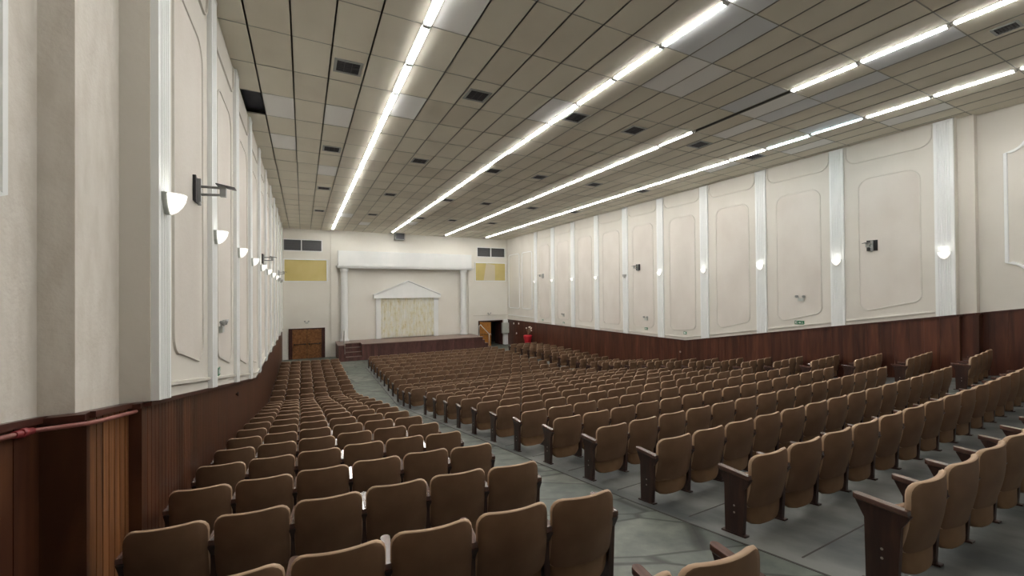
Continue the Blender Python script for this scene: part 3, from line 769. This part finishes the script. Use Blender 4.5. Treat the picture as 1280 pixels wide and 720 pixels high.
for r in range(0, 24):                 # left block
    Y = rowY(r); sh = -.13*max(0, min(1, (Y-12)/3))
    w = (1.94+sh+1.095)/6
    for k in range(6):
        X = 1.94-w*(k+.5)+sh; seats.append(('left', r, k, 6, X, Y+.10*(1.94-X), w, -.10))
for r in range(0, 24):                 # centre block
    if r == 12: continue
    Y = rowY(r)-.02; nr = 15; w = .558; x0 = 3.40
    for k in range(nr):
        X = x0+w*(k+.5); b_ = max(0, X-6.5); seats.append(('centre', r, k, nr, X, Y+.008*b_*b_, w, .016*b_))
for r in range(0, 25):                 # right block
    i = r-1; Y = 3.50+1.045*i if i <= 11 else 15.84+.89*(i-12); x0 = 12.80; x1 = wx(WR, Y)-.10; w = (x1-x0)/4
    for k in range(4):
        X = x0+w*(k+.5); seats.append(('right', r, k, 4, X, Y+.08*(X-12.8), w, .08))

# camera
f, yaw, pitch, roll = 518.75, .4667, .0075, -.0082
F = Vector((math.sin(yaw)*math.cos(pitch), math.cos(yaw)*math.cos(pitch), math.sin(pitch)))
r_ = Vector((math.cos(yaw), -math.sin(yaw), 0)); u_ = r_.cross(F)
c_, s_ = math.cos(roll), math.sin(roll); R_ = c_*r_+s_*u_; U_ = -s_*r_+c_*u_
cam = bpy.data.cameras.new('camera'); co = bpy.data.objects.new('camera', cam); C.objects.link(co)
mw = Matrix(((R_.x, U_.x, -F.x, 0), (R_.y, U_.y, -F.y, 0), (R_.z, U_.z, -F.z, ZO), (0, 0, 0, 1)))
co.matrix_world = mw; cam.sensor_width = 36; cam.lens = f/1280*36; cam.clip_start = .05
bpy.context.scene.camera = co
def visible(X, Y, z):
    for dz in (.0, .7):
        for dx in (-.25, .25):
            P = Vector((X+dx, Y, z+dz)); d = P.dot(F)
            if d > .2 and abs(P.dot(R_)/d*f) < 640 and abs(P.dot(U_)/d*f) < 360: return d
    return None
info = []
for s in seats:
    z = zfl(s[4], s[5]); d = visible(s[4], s[5], z); info.append((d if d else 1e9, s, z))
info.sort(key=lambda t: t[0])
single = info[:300]; rest = info[300:]
slopes = {True: .172, False: 0.0}
def getm(rake, bolts): return mesh_of('side_panel_%d_%d' % (rake, bolts), lambda: panel_mesh(slopes[rake], bolts), ['sidewood', 'bolt'])
bm_ = lambda: mesh_of('backrest', back_mesh, ['fabric', 'rim_highlight', 'cushion'])
pm_ = lambda: mesh_of('seat_pan', pan_mesh, ['pan', 'cushion'])
am_ = lambda: mesh_of('armrest', arm_mesh, ['armwood'])
proto = {}
def seat_parts(o, w, rake, left_end, right_end):
    sx = w/W0
    b = part('backrest', bm_(), o); b.scale.x = sx
    p = part('seat_pan', pm_(), o); p.scale.x = sx
    sides = [(-w/2, left_end)] + ([(w/2, True)] if right_end else [])
    for x, end in sides:
        part('side_panel', getm(rake, end), o, (x, 0, 0)); part('armrest', am_(), o, (x, 0, 0))
for d, (blk, r, k, nrow, X, Y, w, rz), z in single:
    rr = r if blk != 'right' else r-1
    if blk == 'centre' and r > 12: rr = r-1
    where = {'left': 'the left aisle', 'centre': 'the left aisle', 'right': 'the right aisle'}[blk]
    lab = 'brown folding seat, %s from %s in the %s nearest row, %s block' % (ordn[k+1], where, ordn[rr+1], blk)
    o = thing('auditorium_seat', lab, 'seat', (X, Y, z), rz, {'left': 'seats in the left block', 'centre': 'seats in the centre block', 'right': 'seats in the right block'}[blk])
    rake = Y < YK-.2
    if blk == 'left': le, re = (k == nrow-1), (k == 0)
    else: le, re = (k == 0), (k == nrow-1)
    seat_parts(o, w, rake, le, re)
# the remaining distant seats as one object
V = []; Fa = []; Mi = []; Sm = []; slots = ['fabric', 'rim_highlight', 'cushion', 'pan', 'sidewood', 'bolt', 'armwood']
def add_mesh(me, off, sx, rz=0, dx=0):
    i0 = len(V); names = [next(k for k, v in MT.items() if v == mt) for mt in me.materials]
    cr, sr = math.cos(rz), math.sin(rz)
    for v in me.vertices:
        x, y = v.co.x*sx+dx, v.co.y; V.append((x*cr-y*sr+off[0], x*sr+y*cr+off[1], v.co.z+off[2]))
    for p in me.polygons:
        Fa.append(tuple(i0+j for j in p.vertices)); Mi.append(slots.index(names[p.material_index])); Sm.append(p.use_smooth)
for d, (blk, r, k, nrow, X, Y, w, rz), z in rest:
    if d > 1e8 and Y < 3: 
        pass
    rake = Y < YK-.2; sx = w/W0; b = (X, Y, z+ZO)
    add_mesh(bm_(), b, sx, rz); add_mesh(pm_(), b, sx, rz)
    if blk == 'left': le, re = (k == nrow-1), (k == 0)
    else: le, re = (k == 0), (k == nrow-1)
    for x, e in [(-w/2, le)]+([(w/2, True)] if re else []):
        add_mesh(getm(rake, e), b, 1, rz, x); add_mesh(am_(), b, 1, rz, x)
me = bpy.data.meshes.new('distant_seats'); me.from_pydata(V, [], Fa); me.polygons.foreach_set('material_index', Mi); me.polygons.foreach_set('use_smooth', Sm)
for k in slots: me.materials.append(MT[k])
me.update(); o = bpy.data.objects.new('distant_seats', me); C.objects.link(o); o['kind'] = 'stuff'
tag(o, 'far rows of brown fold-up seats filling the hall towards the stage', 'seats')

# ------------------------------------------------------------------ world and view
w = bpy.data.worlds.new('World'); bpy.context.scene.world = w; w.use_nodes = True
w.node_tree.nodes['Background'].inputs[0].default_value = (.5, .5, .5, 1); w.node_tree.nodes['Background'].inputs[1].default_value = .0
vs = bpy.context.scene.view_settings; vs.view_transform = 'Standard'; vs.look = 'None'; vs.gamma = 1; vs.exposure = 1.52
